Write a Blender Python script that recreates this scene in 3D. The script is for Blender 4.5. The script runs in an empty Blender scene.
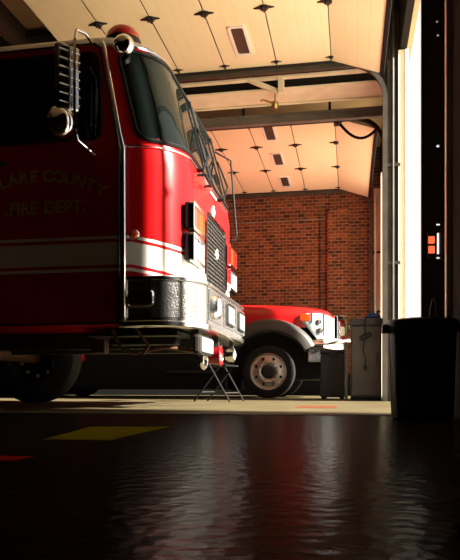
import bpy, bmesh, math, random
from mathutils import Vector, Matrix
random.seed(7)
PI = math.pi
SC = bpy.context.scene
COL = SC.collection

# ------------------------------------------------------------------ materials
def mat(name, color, rough=0.5, metal=0.0, spec=0.5, coat=0.0, noise=None, bump=None, emit=None, trans=0.0):
    m = bpy.data.materials.new(name); m.use_nodes = True
    nt = m.node_tree; b = nt.nodes['Principled BSDF']
    b.inputs['Base Color'].default_value = (*color, 1)
    b.inputs['Roughness'].default_value = rough
    b.inputs['Metallic'].default_value = metal
    b.inputs['Specular IOR Level'].default_value = spec
    b.inputs['Coat Weight'].default_value = coat
    b.inputs['Coat Roughness'].default_value = 0.05
    b.inputs['Transmission Weight'].default_value = trans
    if emit:
        b.inputs['Emission Color'].default_value = (*emit[0], 1); b.inputs['Emission Strength'].default_value = emit[1]
    tc = nt.nodes.new('ShaderNodeTexCoord')
    if noise:      # (scale, other colour)
        n = nt.nodes.new('ShaderNodeTexNoise'); n.inputs['Scale'].default_value = noise[0]; n.inputs['Detail'].default_value = 5
        nt.links.new(tc.outputs['Object'], n.inputs['Vector'])
        r = nt.nodes.new('ShaderNodeValToRGB')
        r.color_ramp.elements[0].position = .35; r.color_ramp.elements[0].color = (*color, 1)
        r.color_ramp.elements[1].position = .7; r.color_ramp.elements[1].color = (*noise[1], 1)
        nt.links.new(n.outputs['Fac'], r.inputs['Fac']); nt.links.new(r.outputs['Color'], b.inputs['Base Color'])
    if bump:       # (scale, strength)
        n2 = nt.nodes.new('ShaderNodeTexNoise'); n2.inputs['Scale'].default_value = bump[0]; n2.inputs['Detail'].default_value = 4
        nt.links.new(tc.outputs['Object'], n2.inputs['Vector'])
        bp = nt.nodes.new('ShaderNodeBump'); bp.inputs['Strength'].default_value = bump[1]; bp.inputs['Distance'].default_value = .02
        nt.links.new(n2.outputs['Fac'], bp.inputs['Height']); nt.links.new(bp.outputs['Normal'], b.inputs['Normal'])
    return m

RED = (.55, .006, .008)
M = {}
M['chrome'] = mat('chrome', (.86, .86, .86), .08, 1.0)
M['chrome_soft'] = mat('brushed_chrome', (.8, .8, .8), .22, 1.0)
M['steel'] = mat('galvanised_steel', (.06, .053, .04), .5, .3, noise=(6, (.035, .03, .023)))
M['darksteel'] = mat('dark_steel', (.025, .022, .018), .5, 0, .3)
M['black'] = mat('black_rubber', (.008, .008, .008), .6, 0, .15)
M['hinge'] = mat('hinge_steel', (.02, .017, .014), .5, .3)
M['bumper'] = mat('bumper_chrome', (.86, .86, .86), .2, 1.0)
M['mirror'] = mat('dark_mirror_shell', (.22, .23, .25), .12, 1.0)
M['blackplastic'] = mat('black_plastic', (.012, .012, .013), .42, noise=(9, (.02, .02, .02)))
M['glass'] = mat('tinted_cab_glass', (.004, .006, .005), .03, 0, .3)
M['pane'] = mat('dark_door_glass', (.06, .045, .03), .45, 0, .3)
M['white'] = mat('white_paint', (.8, .78, .74), .35, 0, .5, .3)
M['red'] = mat('red_paint', RED, .3, 0, .5, .5)
M['redlight'] = mat('red_lens', (.6, .01, .01), .15, 0, .5, .5)
M['darklens'] = mat('dark_red_lens', (.08, .004, .006), .15)
M['orange'] = mat('orange_lens', (.75, .06, .006), .2, 0, .5, .4)
M['lens'] = mat('clear_lamp_lens', (.6, .66, .7), .1, .5, .6, .5)
M['lampgrey'] = mat('lamp_reflector', (.6, .63, .66), .15, .9)
M['tire'] = mat('tyre_rubber', (.014, .013, .012), .7, 0, .2, noise=(14, (.022, .02, .017)))
M['alu'] = mat('polished_aluminium', (.56, .53, .46), .32, 1.0)
M['flare'] = mat('grey_fender_plastic', (.06, .056, .052), .4)
M['gold'] = mat('gold_leaf_lettering', (.5, .33, .12), .45, .2)
M['panel'] = mat('tan_door_panel', (.90, .76, .51), .42, 0, .4, noise=(1.2, (.86, .71, .46)))
M['cream'] = mat('cream_beam_paint', (.86, .75, .54), .6, noise=(5, (.76, .65, .45)))
M['beamgrey'] = mat('grey_beam_paint', (.20, .17, .13), .55, noise=(5, (.12, .1, .08)))
M['ceil'] = mat('brown_ceiling_boards', (.6, .42, .23), .8, noise=(2, (.46, .31, .17)))
M['wood'] = mat('joist_wood', (.07, .045, .022), .8, noise=(4, (.05, .03, .015)))
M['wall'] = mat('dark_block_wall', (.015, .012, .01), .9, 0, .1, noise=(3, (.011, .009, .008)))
M['walltrim'] = mat('tan_jamb_paint', (.85, .74, .58), .6)
M['cabinet'] = mat('grey_cabinet_paint', (.06, .053, .04), .5, 0, .3, noise=(2.5, (.045, .039, .03)))
M['blue'] = mat('blue_cloth', (.02, .07, .22), .9, bump=(40, .4))
M['extred'] = mat('dark_gloss_red', (.28, .006, .01), .3, 0, .4, .2)
M['paper'] = mat('paper_label', (.8, .75, .6), .7)
M['green'] = mat('green_hose_end', (.05, .3, .1), .5)
M['indicator'] = mat('lit_orange_indicator', (.8, .1, .03), .4, emit=((1, .12, .04), 1.6))
M['yellowpatch'] = mat('yellow_floor_patch', (.27, .235, .012), .8, 0, 0, noise=(16, (.19, .165, .009)))
M['redline'] = mat('red_floor_paint', (.55, .02, .012), .8, 0, 0, noise=(16, (.4, .015, .01)))
M['fadedred'] = mat('faded_red_floor_paint', (.14, .05, .03), .8, 0, 0, noise=(16, (.11, .045, .025)))
M['orangebrown'] = mat('rusty_undercarriage', (.12, .05, .02), .6, .3, noise=(12, (.06, .03, .015)))
M['apron'] = mat('pale_apron_concrete', (.72, .62, .48), .8, noise=(1.5, (.66, .56, .43)))
M['brass'] = mat('brass', (.6, .42, .15), .35, 1.0)

M['slab'] = mat('sunlit_bay_floor_concrete', (.115, .094, .052), .6, 0, .05, noise=(2.2, (.075, .061, .033)))  # paler than the near floor, so the colour itself carries some sunlight
def groove(m):
    nt = m.node_tree; N = nt.nodes; L = nt.links; tc = N.new('ShaderNodeTexCoord')
    wv = N.new('ShaderNodeTexWave'); wv.wave_type = 'BANDS'; wv.bands_direction = 'X'; wv.inputs['Scale'].default_value = 2.4; wv.inputs['Distortion'].default_value = 0
    mp = N.new('ShaderNodeMath'); mp.operation = 'POWER'; mp.inputs[1].default_value = 30
    L.new(tc.outputs['Object'], wv.inputs['Vector']); L.new(wv.outputs['Fac'], mp.inputs[0])
    bp = N.new('ShaderNodeBump'); bp.invert = True; bp.inputs['Strength'].default_value = .12; bp.inputs['Distance'].default_value = .01
    L.new(mp.outputs[0], bp.inputs['Height']); L.new(bp.outputs['Normal'], N['Principled BSDF'].inputs['Normal'])
groove(M['panel'])
def floor_mat():
    m = bpy.data.materials.new('sealed_concrete_floor'); m.use_nodes = True; nt = m.node_tree; N = nt.nodes; L = nt.links
    b = N['Principled BSDF']; tc = N.new('ShaderNodeTexCoord')
    n = N.new('ShaderNodeTexNoise'); n.inputs['Scale'].default_value = 1.3; n.inputs['Detail'].default_value = 6
    r = N.new('ShaderNodeValToRGB')
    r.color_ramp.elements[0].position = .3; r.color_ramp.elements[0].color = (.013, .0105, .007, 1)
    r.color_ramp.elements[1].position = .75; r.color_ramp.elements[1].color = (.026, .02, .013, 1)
    L.new(tc.outputs['Object'], n.inputs['Vector']); L.new(n.outputs['Fac'], r.inputs['Fac']); L.new(r.outputs['Color'], b.inputs['Base Color'])
    n2 = N.new('ShaderNodeTexNoise'); n2.inputs['Scale'].default_value = 26; n2.inputs['Detail'].default_value = 3
    n3 = N.new('ShaderNodeTexVoronoi'); n3.inputs['Scale'].default_value = 38
    ad = N.new('ShaderNodeMath'); ad.operation = 'ADD'
    L.new(tc.outputs['Object'], n2.inputs['Vector']); L.new(tc.outputs['Object'], n3.inputs['Vector'])
    L.new(n2.outputs['Fac'], ad.inputs[0]); L.new(n3.outputs['Distance'], ad.inputs[1])
    bp = N.new('ShaderNodeBump'); bp.inputs['Strength'].default_value = .13; bp.inputs['Distance'].default_value = .008
    L.new(ad.outputs[0], bp.inputs['Height']); L.new(bp.outputs['Normal'], b.inputs['Normal'])
    b.inputs['Roughness'].default_value = .2; b.inputs['Specular IOR Level'].default_value = .006
    return m
M['floor'] = floor_mat()

def brick_mat():
    m = bpy.data.materials.new('red_brick'); m.use_nodes = True; nt = m.node_tree; N = nt.nodes; L = nt.links
    b = N['Principled BSDF']; tc = N.new('ShaderNodeTexCoord')
    sx = N.new('ShaderNodeSeparateXYZ'); cb = N.new('ShaderNodeCombineXYZ')
    L.new(tc.outputs['Object'], sx.inputs[0]); L.new(sx.outputs['X'], cb.inputs['X']); L.new(sx.outputs['Z'], cb.inputs['Y'])
    br = N.new('ShaderNodeTexBrick'); br.inputs['Scale'].default_value = 1
    br.inputs['Brick Width'].default_value = .155; br.inputs['Row Height'].default_value = .068; br.inputs['Mortar Size'].default_value = .008
    br.inputs['Mortar Smooth'].default_value = .2
    br.inputs['Color1'].default_value = (.175, .046, .013, 1); br.inputs['Color2'].default_value = (.022, .006, .003, 1)
    br.inputs['Mortar'].default_value = (.26, .125, .05, 1); br.inputs['Bias'].default_value = -.1
    L.new(cb.outputs[0], br.inputs['Vector'])
    n = N.new('ShaderNodeTexNoise'); n.inputs['Scale'].default_value = 9; L.new(tc.outputs['Object'], n.inputs['Vector'])
    mx = N.new('ShaderNodeMixRGB'); mx.blend_type = 'OVERLAY'; mx.inputs['Fac'].default_value = .55
    L.new(br.outputs['Color'], mx.inputs[1]); L.new(n.outputs['Fac'], mx.inputs[2]); L.new(mx.outputs[0], b.inputs['Base Color'])
    bp = N.new('ShaderNodeBump'); bp.invert = True; bp.inputs['Strength'].default_value = .6; bp.inputs['Distance'].default_value = .015
    L.new(br.outputs['Fac'], bp.inputs['Height']); L.new(bp.outputs['Normal'], b.inputs['Normal'])
    b.inputs['Roughness'].default_value = .8
    return m
M['brick'] = brick_mat()

def livery_mat():
    m = bpy.data.materials.new('red_and_white_livery'); m.use_nodes = True; nt = m.node_tree; N = nt.nodes; L = nt.links
    b = N['Principled BSDF']; tc = N.new('ShaderNodeTexCoord'); sx = N.new('ShaderNodeSeparateXYZ')
    L.new(tc.outputs['Object'], sx.inputs[0])
    a = N.new('ShaderNodeMath'); a.operation = 'ADD'; a.inputs[1].default_value = .40; L.new(sx.outputs['X'], a.inputs[0])
    mx = N.new('ShaderNodeMath'); mx.operation = 'MAXIMUM'; mx.inputs[1].default_value = 0; L.new(a.outputs[0], mx.inputs[0])
    ml = N.new('ShaderNodeMath'); ml.operation = 'MULTIPLY_ADD'; ml.inputs[1].default_value = .2
    L.new(mx.outputs[0], ml.inputs[0]); L.new(sx.outputs['Z'], ml.inputs[2])
    dv = N.new('ShaderNodeMath'); dv.operation = 'DIVIDE'; dv.inputs[1].default_value = 3.2; L.new(ml.outputs[0], dv.inputs[0])
    cr = N.new('ShaderNodeValToRGB'); R = cr.color_ramp; R.interpolation = 'CONSTANT'
    W = (.8, .78, .72, 1); D = (*RED, 1)
    stops = [(0, D), (1.067, W), (1.094, D), (1.117, W), (1.297, D), (1.320, W), (1.350, D), (2.845, W)]
    while len(R.elements) < len(stops): R.elements.new(.5)
    for e, (z, c) in zip(R.elements, stops): e.position = z/3.2
    for e, (z, c) in zip(R.elements, stops): e.color = c
    L.new(dv.outputs[0], cr.inputs['Fac']); L.new(cr.outputs['Color'], b.inputs['Base Color'])
    b.inputs['Roughness'].default_value = .3; b.inputs['Specular IOR Level'].default_value = .15; b.inputs['Coat Weight'].default_value = .08; b.inputs['Coat Roughness'].default_value = .06
    return m
M['livery'] = livery_mat()

# ------------------------------------------------------------------ mesh helper
class MB:
    def __init__(s): s.bm = bmesh.new()
    def box(s, x0, x1, y0, y1, z0, z1, bevel=0, mtx=None, seg=2):
        r = bmesh.ops.create_cube(s.bm, size=1)['verts']
        for v in r:
            v.co = Vector(((x0+x1)/2+v.co.x*(x1-x0), (y0+y1)/2+v.co.y*(y1-y0), (z0+z1)/2+v.co.z*(z1-z0)))
        if bevel:
            ed = list({e for v in r for e in v.link_edges})
            o = bmesh.ops.bevel(s.bm, geom=ed, offset=bevel, segments=seg, affect='EDGES', profile=.5)
            r = list({v for f in o['faces'] for v in f.verts} | {v for v in r if v.is_valid})
        if mtx is not None:
            for v in r: v.co = mtx @ v.co
        return s
    def tube(s, pts, r, seg=10, closed=False, cap=True, sq=None):
        pts = [Vector(p) for p in pts]; n = len(pts); rings = []
        up = None
        for i, p in enumerate(pts):
            a = pts[(i-1) % n] if (closed or i > 0) else p
            c = pts[(i+1) % n] if (closed or i < n-1) else p
            t = (c-a).normalized()
            if up is None:
                up = Vector((0, 0, 1)) if abs(t.z) < .9 else Vector((1, 0, 0))
            u = (up - t*up.dot(t))
            if u.length < 1e-5: u = t.orthogonal()
            u.normalize(); up = u; w = t.cross(u)
            rr = r[i] if isinstance(r, (list, tuple)) else r
            if sq:
                k = [(-1, -1), (1, -1), (1, 1), (-1, 1)]
                rings.append([s.bm.verts.new(p + u*sq[0]*q[0] + w*sq[1]*q[1]) for q in k])
            else:
                rings.append([s.bm.verts.new(p + (u*math.cos(2*PI*k/seg) + w*math.sin(2*PI*k/seg))*rr) for k in range(seg)])
        m = len(rings[0])
        for i in range(n if closed else n-1):
            A, B = rings[i], rings[(i+1) % n]
            for k in range(m): s.bm.faces.new((A[k], A[(k+1) % m], B[(k+1) % m], B[k]))
        if cap and not closed:
            s.bm.faces.new(rings[0][::-1]); s.bm.faces.new(rings[-1])
        return s
    def lathe(s, prof, origin=(0, 0, 0), axis='z', seg=32, radial=None, cap=True):
        # prof: (radius, height along axis)
        o = Vector(origin); rings = []
        for (r, h) in prof:
            ring = []
            for k in range(seg):
                a = 2*PI*k/seg; q = r*(radial(a, h) if radial else 1)
                c, d = q*math.cos(a), q*math.sin(a)
                v = {'z': (c, d, h), 'x': (h, c, d), 'y': (d, h, c)}[axis]
                ring.append(s.bm.verts.new(o+Vector(v)))
            rings.append(ring)
        for A, B in zip(rings, rings[1:]):
            for k in range(seg): s.bm.faces.new((A[k], A[(k+1) % seg], B[(k+1) % seg], B[k]))
        if cap: s.bm.faces.new(rings[0][::-1]); s.bm.faces.new(rings[-1])
        return s
    def prism(s, poly, axis, h0, h1):
        # poly of 2-d points; axis 'y': (x,z), 'x': (y,z), 'z': (x,y)
        def P(p, h): return {'y': (p[0], h, p[1]), 'x': (h, p[0], p[1]), 'z': (p[0], p[1], h)}[axis]
        A = [s.bm.verts.new(P(p, h0)) for p in poly]; B = [s.bm.verts.new(P(p, h1)) for p in poly]
        n = len(poly)
        s.bm.faces.new(A[::-1]); s.bm.faces.new(B)
        for k in range(n): s.bm.faces.new((A[k], A[(k+1) % n], B[(k+1) % n], B[k]))
        return s
    def grid(s, rows, closed_u=False, cap=False):
        V = [[s.bm.verts.new(p) for p in row] for row in rows]
        n = len(V[0])
        for A, B in zip(V, V[1:]):
            for k in range(n if closed_u else n-1): s.bm.faces.new((A[k], A[(k+1) % n], B[(k+1) % n], B[k]))
        if cap:
            s.bm.faces.new(V[0][::-1]); s.bm.faces.new(V[-1])
        return s
    def ring_patch(s, loop, center, thick, nrm):
        # loop: points of closed outline on a surface given by function loops(k) -> list
        pass
    def build(s, name, m, parent=None, smooth=False, solid=0):
        bmesh.ops.recalc_face_normals(s.bm, faces=s.bm.faces[:])
        me = bpy.data.meshes.new(name); s.bm.to_mesh(me); s.bm.free()
        me.materials.append(m)
        o = bpy.data.objects.new(name, me); COL.objects.link(o)
        if parent: o.parent = parent
        if smooth:
            for p in me.polygons: p.use_smooth = True
            me.set_sharp_from_angle(angle=math.radians(40))
        if solid:
            md = o.modifiers.new('thickness', 'SOLIDIFY'); md.thickness = solid; md.offset = 1
        return o

def thing(name, label, cat, loc=(0, 0, 0), rz=0, group=None):
    o = bpy.data.objects.new(name, None); COL.objects.link(o); o.empty_display_size = .1
    o.location = loc; o.rotation_euler = (0, 0, rz); o['label'] = label; o['category'] = cat
    if group: o['group'] = group
    return o
def tag(o, label, cat, group=None):
    o['label'] = label; o['category'] = cat
    if group: o['group'] = group
    return o
def struct(o):
    o['kind'] = 'structure'; return o
def lab(o, t): o['label'] = t; return o
def arc(cx, cz, r, a0, a1, n, y):
    return [(cx+r*math.cos(a0+(a1-a0)*i/n), y, cz+r*math.sin(a0+(a1-a0)*i/n)) for i in range(n+1)]
def rrect(x0, x1, z0, z1, r, n=6, side=8):
    """rounded rectangle outline, with points along the straight runs"""
    out = []
    cs = [(x1-r, z1-r, 0), (x0+r, z1-r, PI/2), (x0+r, z0+r, PI), (x1-r, z0+r, 1.5*PI)]
    for i, (cx, cz, a) in enumerate(cs):
        c = [(cx+r*math.cos(a+PI/2*k/n), cz+r*math.sin(a+PI/2*k/n)) for k in range(n+1)]
        out += c
        nx, nz, na = cs[(i+1) % 4]; q = (nx+r*math.cos(na), nz+r*math.sin(na))
        for k in range(1, side): out.append((c[-1][0]+(q[0]-c[-1][0])*k/side, c[-1][1]+(q[1]-c[-1][1])*k/side))
    return out
def surf_patch(loop, f, m, name, parent, off=.012, rings=6, gasket=None, gname='gasket', gr=.012):
    """a curved sheet with the outline loop (parameter points) on the surface f(p)->(co, normal)"""
    cx = sum(p[0] for p in loop)/len(loop); cz = sum(p[1] for p in loop)/len(loop)
    mb = MB(); rows = []
    for i in range(rings+1):
        k = 1-i/rings*.98
        row = []
        for p in loop:
            q = (cx+(p[0]-cx)*k, cz+(p[1]-cz)*k); c, n = f(q); row.append(c+n*off)
        rows.append(row)
    V = [[mb.bm.verts.new(p) for p in row] for row in rows]; n = len(loop)
    for A, B in zip(V, V[1:]):
        for k in range(n): mb.bm.faces.new((A[k], A[(k+1) % n], B[(k+1) % n], B[k]))
    mb.bm.faces.new(V[-1])
    base = [mb.bm.verts.new(f(p)[0]-f(p)[1]*.004) for p in loop]
    for k in range(n): mb.bm.faces.new((V[0][k], V[0][(k+1) % n], base[(k+1) % n], base[k]))
    o = mb.build(name, m, parent, smooth=True)
    if gasket:
        g = MB(); g.tube([f(p)[0]+f(p)[1]*off for p in loop], gr, 6, closed=True); g.build(gname, gasket, o, smooth=True)
    return o
def interp(tab, z):
    if z <= tab[0][0]: return tab[0][1]
    for (a, va), (b, vb) in zip(tab, tab[1:]):
        if z <= b: return va+(vb-va)*(z-a)/(b-a)
    return tab[-1][1]
def boolean_cut(o, cutters):
    me_c = cutters
    md = o.modifiers.new('cut', 'BOOLEAN'); md.object = me_c; md.operation = 'DIFFERENCE'; md.solver = 'EXACT'
    dg = bpy.context.evaluated_depsgraph_get(); dg.update()
    new = bpy.data.meshes.new_from_object(o.evaluated_get(dg)); o.modifiers.clear(); o.data = new
    bpy.data.objects.remove(me_c, do_unlink=True)
    for p in new.polygons: p.use_smooth = True
    new.set_sharp_from_angle(angle=math.radians(35))
def copy_tree(o, parent=None):
    c = o.copy(); COL.objects.link(c)
    if parent: c.parent = parent
    for ch in list(o.children): copy_tree(ch, c)
    return c
def text_mesh(body, size, depth):
    cu = bpy.data.curves.new('t', 'FONT'); cu.body = body; cu.size = size; cu.extrude = depth; cu.align_x = 'CENTER'; cu.offset = .004
    o = bpy.data.objects.new('t', cu); COL.objects.link(o)
    dg = bpy.context.evaluated_depsgraph_get(); dg.update()
    me = bpy.data.meshes.new_from_object(o.evaluated_get(dg)); bpy.data.objects.remove(o, do_unlink=True)
    return me

# ------------------------------------------------------------------ camera
YAW = math.radians(10.2)
cam = bpy.data.cameras.new('camera'); co = bpy.data.objects.new('camera', cam); COL.objects.link(co)
co.location = (0, 0, .18); co.rotation_euler = (PI/2, 0, YAW)
cam.sensor_fit = 'HORIZONTAL'; cam.sensor_width = 36; cam.lens = 668/460*36; cam.shift_y = 107/460; cam.clip_start = .02
SC.camera = co

# ------------------------------------------------------------------ setting
XW = .60                   # inside face of the wall with the openings
B1 = (4.45, 8.42); B2 = (10.25, 13.15); HD = 4.3; CZ = 5.1  # farther opening shaped narrower than its door to shade the brick wall and fender
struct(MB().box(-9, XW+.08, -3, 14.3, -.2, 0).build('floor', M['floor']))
struct(MB().box(-9, XW+.08, 4.25, 14.06, 0, .004).build('trim_8', M['slab']))  # bay floor sheet, lightened where the sun strip lies
struct(MB().box(-9, XW, 13.88, 14.06, 0, .42).build('wall_foot_shade', M['black']))  # black strip added for the shade at the wall foot
struct(MB().box(XW+.08, 40, -30, 45, -.22, -.02).build('apron', M['apron']))
struct(MB().box(-9.2, XW+.28, -3.2, 14.5, CZ, CZ+.2).build('ceiling', M['ceil']))
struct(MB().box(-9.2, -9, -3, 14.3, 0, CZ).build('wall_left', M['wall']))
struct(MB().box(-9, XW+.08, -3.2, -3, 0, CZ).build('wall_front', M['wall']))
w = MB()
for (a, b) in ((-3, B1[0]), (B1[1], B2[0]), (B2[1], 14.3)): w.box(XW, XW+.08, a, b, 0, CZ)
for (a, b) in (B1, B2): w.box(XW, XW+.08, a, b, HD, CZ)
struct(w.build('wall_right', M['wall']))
# brick wall: main face, recessed field, pilaster and corbel band
w = MB().box(-9, XW+.08, 14.06, 14.3, 0, CZ)
w.box(-.46, XW, 14.0, 14.06, 0, CZ).box(-.46, -.02, 13.93, 14.0, 0, 3.86).box(-9, -.46, 13.98, 14.06, 3.86, CZ).box(-9, -.46, 14.02, 14.06, 3.78, 3.86)
struct(w.build('wall_back', M['brick']))
t = MB().box(XW-.02, XW+.09, 8.40, 8.43, 0, HD).box(XW+.06, XW+.10, 8.385, 8.43, 0, HD)
struct(t.build('trim_1', M['walltrim']))
t = MB().box(XW-.02, XW+.09, 13.13, 13.16, 0, HD)
struct(t.build('trim_2', M['walltrim']))
t = MB().box(XW-.035, XW, 4.16, 4.23, 0, CZ, .006)
struct(t.build('trim_3', M['walltrim']))

# open sectional doors, overhead
JX = [-.23, -.90, -1.55, -2.15, -2.75, -3.35]
def hinge_mesh(y, x, z, end=False):
    m = MB(); k_ = .62 if end else 1
    m.prism([(-.11, 0), (-.05, .012), (-.028, .045), (.028, .045), (.05, .012), (.11, 0), (.05, -.03), (.028, -.05), (-.028, -.05), (-.05, -.03)], 'z', -.014, 0)
    m.tube([(0, -.055, -.018), (0, .055, -.018)], .013, 8)
    m.box(-.035, .035, -.03, .03, -.03, 0, .008)
    if end: m.tube([(0, 0, -.03), (0, .11, -.03)], .012, 8)
    for v in m.bm.verts: v.co = v.co*k_+Vector((x, y, z))
    return m
def overhead_door(name, y0, y1, hy, wy, zt):
    d = bpy.data.objects.new(name, None); COL.objects.link(d); struct(d); d.empty_display_size = .1
    xs = JX
    for i in range(5):
        m = MB().box(xs[i+1]+.004, xs[i]-.004, y0, y1, zt, zt+.045, .006)
        p = m.build('door_section', M['panel'], d)
        if i == 1:
            for yc in wy:
                f = MB()
                lo = rrect(-1.355, -1.155, yc-.32, yc+.32, .035, 4, 2); li = rrect(-1.325, -1.185, yc-.29, yc+.29, .025, 4, 2)
                rows = [[(a, b, zt+.002) for a, b in lo], [(a, b, zt-.014) for a, b in lo], [(a, b, zt-.014) for a, b in li], [(a, b, zt-.002) for a, b in li]]
                f.grid(rows, closed_u=True); fo = f.build('window_frame', M['white'], p)
                MB().prism(li, 'z', zt-.004, zt+.002).build('window_pane', M['pane'], fo)
    # bottom section, tipped into the bend of the track
    m = MB().prism([(-.225, zt), (.36, zt-.20), (.375, zt-.155), (-.22, zt+.045)], 'y', y0, y1)
    m.build('door_section', M['panel'], d)
    MB().prism([(.352, zt-.215), (.40, zt-.232), (.41, zt-.17), (.362, zt-.155)], 'y', y0, y1).build('bottom_seal', M['black'], d)
    for x in xs[:5]:
        for k, y in enumerate(hy): hinge_mesh(y, x, zt, k in (0, len(hy)-1)).build('hinge', M['hinge'], d)
        MB().box(x-.0035, x+.0035, y0, y1, zt-.001, zt+.03).build('section_joint', M['hinge'], d)
    # tracks
    for y, s in ((y0-.05, -1), (y1+.05, 1)):
        rz = zt-.05; cx, r = (.05 if s < 0 else -.02), .44
        path = [(-3.5, y, rz), (cx, y, rz)] + arc(cx, rz-r, r, PI/2, 0, 12, y)[1:] + [(cx+r, y, .0)]
        MB().tube(path, .03, sq=(.028, .026)).build('track', M['steel'] if s > 0 else M['darksteel'], d)  # near tracks darker: shade put into the steel colour
        MB().box(-3.45, -.1, y-.04, y+.04, rz+.03, rz+.075).build('track_angle', M['darksteel'], d)
        for xx in (-3.2, -1.6, -.3): MB().box(xx-.02, xx+.02, y-.02, y+.02, rz+.07, CZ, 0).build('track_hanger', M['darksteel'], d)
        for zz in (.5, 1.7, 2.9): MB().box(cx+r-.02, XW, y+.02, y+.035, zz-.02, zz+.02).build('track_bracket', M['darksteel'], d)
    return d
d1 = overhead_door('door_1', 4.62, 8.32, [4.72, 5.85, 7.02, 8.22], [5.1, 6.38, 7.65], 4.2)
d2 = overhead_door('door_2', 10.1, 13.72, [10.2, 11.1, 12.32, 13.62], [10.5, 11.75, 13.05], 4.2)
for dd, y0, y1 in ((d1, 4.57, 8.37), (d2, 10.05, 13.77)):
    MB().tube([(-3.3, y0, 4.42), (-3.3, y1, 4.42)], .04, 10).build('torsion_shaft', M['darksteel'], dd)
# second rail and backing angle of the far jamb of door 1
MB().box(.45, .50, 8.43, 8.47, 0, 4.2).build('jamb_angle', M['steel'], d1)
MB().box(.40, XW, 8.475, 8.49, 0, CZ-.3).build('jamb_plate', M['darksteel'], d1)
MB().tube([(.515, 8.40, 0), (.515, 8.40, CZ-.2)], .018, 8).build('conduit', M['steel'], d1)
MB().box(.47, XW, 13.83, 13.85, 0, 4.2).build('jamb_plate', M['walltrim'], d2)
MB().tube([(.50, 13.70, 0), (.50, 13.70, 4.0)], .02, 8).build('conduit', M['cream'], d2)
# near jamb plate with bolt slots through which the daylight shows
plate = MB().box(.447, XW, 4.40, 4.42, 0, CZ-.05).build('jamb_plate', M['darksteel'], d1)
cut = MB()
def slot(px0, px1, py0, py1):   # slots given by where the plate is seen, converted to metres on the plate Y = 4.40
    def xz(px, py):
        a = math.atan((px-230)/668)-YAW; X = 4.40*math.tan(a); dd = -math.sin(YAW)*X+math.cos(YAW)*4.40
        return X, .18+dd*(387-py)/668
    x0, z1 = xz(px0, py0); x1, z0 = xz(px1, py1); cut.box(x0, x1, 4.3, 4.5, z0, z1)
for s in ((436, 438.3, 20.5, 22.2), (437, 439, 34, 36), (436.5, 439.5, 144.5, 147), (436.3, 440.2, 223.5, 225.2), (437, 439.4, 232.5, 254), (436.5, 440, 257, 258.6)): slot(*s)
boolean_cut(plate, cut.build('cutter', M['black']))

# joists and rafters below the ceiling, seen to the left of the open door
for k, x in enumerate((-3.75, -4.45, -5.2, -6.0)):
    struct(MB().box(x-.07, x+.07, -3, 14, CZ-.3, CZ).build('trim_%d' % (4+k), M['wood']))

BM = MB().box(-5.6, XW, 8.88, 9.34, 4.145, 4.17).build('steel_beam', M['cream'])
tag(BM, 'cream painted steel beam spanning between the two open overhead doors', 'beam')
lab(MB().box(-5.6, XW, 9.09, 9.11, 4.17, 4.95).build('web', M['darksteel'], BM), 'dark steel web')
struct(MB().box(-9, XW, 8.52, 9.98, 4.98, 5.03).build('trim_9', M['darksteel']))  # dark sheet added to stand for the shaded gap between the open doors
tr = thing('roof_truss', 'dark steel truss with a pale diagonal brace above the cream beam', 'truss', (0, 0, 0))
MB().box(-5.6, XW, 8.72, 8.80, 4.235, 4.26).build('bottom_chord', M['cream'], tr)
MB().box(-5.6, XW, 8.70, 8.82, 4.92, 5.0).build('top_chord', M['darksteel'], tr)
MB().tube([(-1.32, 8.76, 4.25), (-.92, 8.80, 4.07)], .03, sq=(.03, .02)).build('brace', M['cream'], tr)
MB().tube([(-3.32, 8.76, 4.25), (-2.92, 8.80, 4.07)], .03, sq=(.035, .02)).build('brace', M['cream'], tr)
MB().box(-.93, -.86, 8.73, 8.86, 4.05, 4.24).build('post', M['cream'], tr)
MB().box(-2.93, -2.86, 8.73, 8.86, 4.05, 4.24).build('post', M['cream'], tr)
rb = MB().box(-5.6, XW, 9.72, 9.80, 4.035, 4.13).box(-5.6, XW, 9.66, 9.86, 4.13, 4.15).build('lintel_beam', M['beamgrey'])
tag(rb, 'grey steel channel along the near edge of the farther open door', 'beam')
tag(MB().tube([(-5.6, 9.32, 4.132), (XW, 9.32, 4.132)], .014, 8).build('conduit_pipe', M['cream']), 'thin pale conduit pipe running along the far edge of the cream beam', 'pipe')
sp = thing('sprinkler_head', 'small brass fitting hanging below the cream beam', 'sprinkler', (-1.0, 9.0, 4.045))
MB().tube([(0, 0, 0), (0, 0, .102)], .012, 8).build('drop_pipe', M['brass'], sp)
MB().lathe([(.012, 0), (.045, -.01), (.05, -.05), (.03, -.09), (.012, -.1)], seg=14).build('deflector', M['brass'], sp, True)
MB().tube([(-.03, 0, -.02), (-.16, 0, .03), (-.2, 0, .02)], .014, 8).build('side_arm', M['brass'], sp)
# black air hose by the farther door
h = thing('air_hose', 'black hose looping from a reel bracket at the corner of the farther open door', 'hose', (-.19, 9.93, 4.1))
pts = []
P0, P1, P2, P3 = Vector((0, 0, 0)), Vector((.15, 0, -.22)), Vector((.33, 0, -.42)), Vector((.56, 0, -.18))
for i in range(17):
    u = i/16; pts.append(P0*(1-u)**3+P1*3*u*(1-u)**2+P2*3*u*u*(1-u)+P3*u**3)
MB().tube(pts, .021, 8).build('hose', M['black'], h, True)
MB().box(-.05, .04, -.04, .10, -.06, .075, .012).build('bracket', M['darksteel'], h)
MB().lathe([(.03, -.05), (.05, -.02), (.05, .02), (.03, .05)], (.02, 0, -.03), 'y', 12).build('coupling', M['hinge'], h, True)

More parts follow.
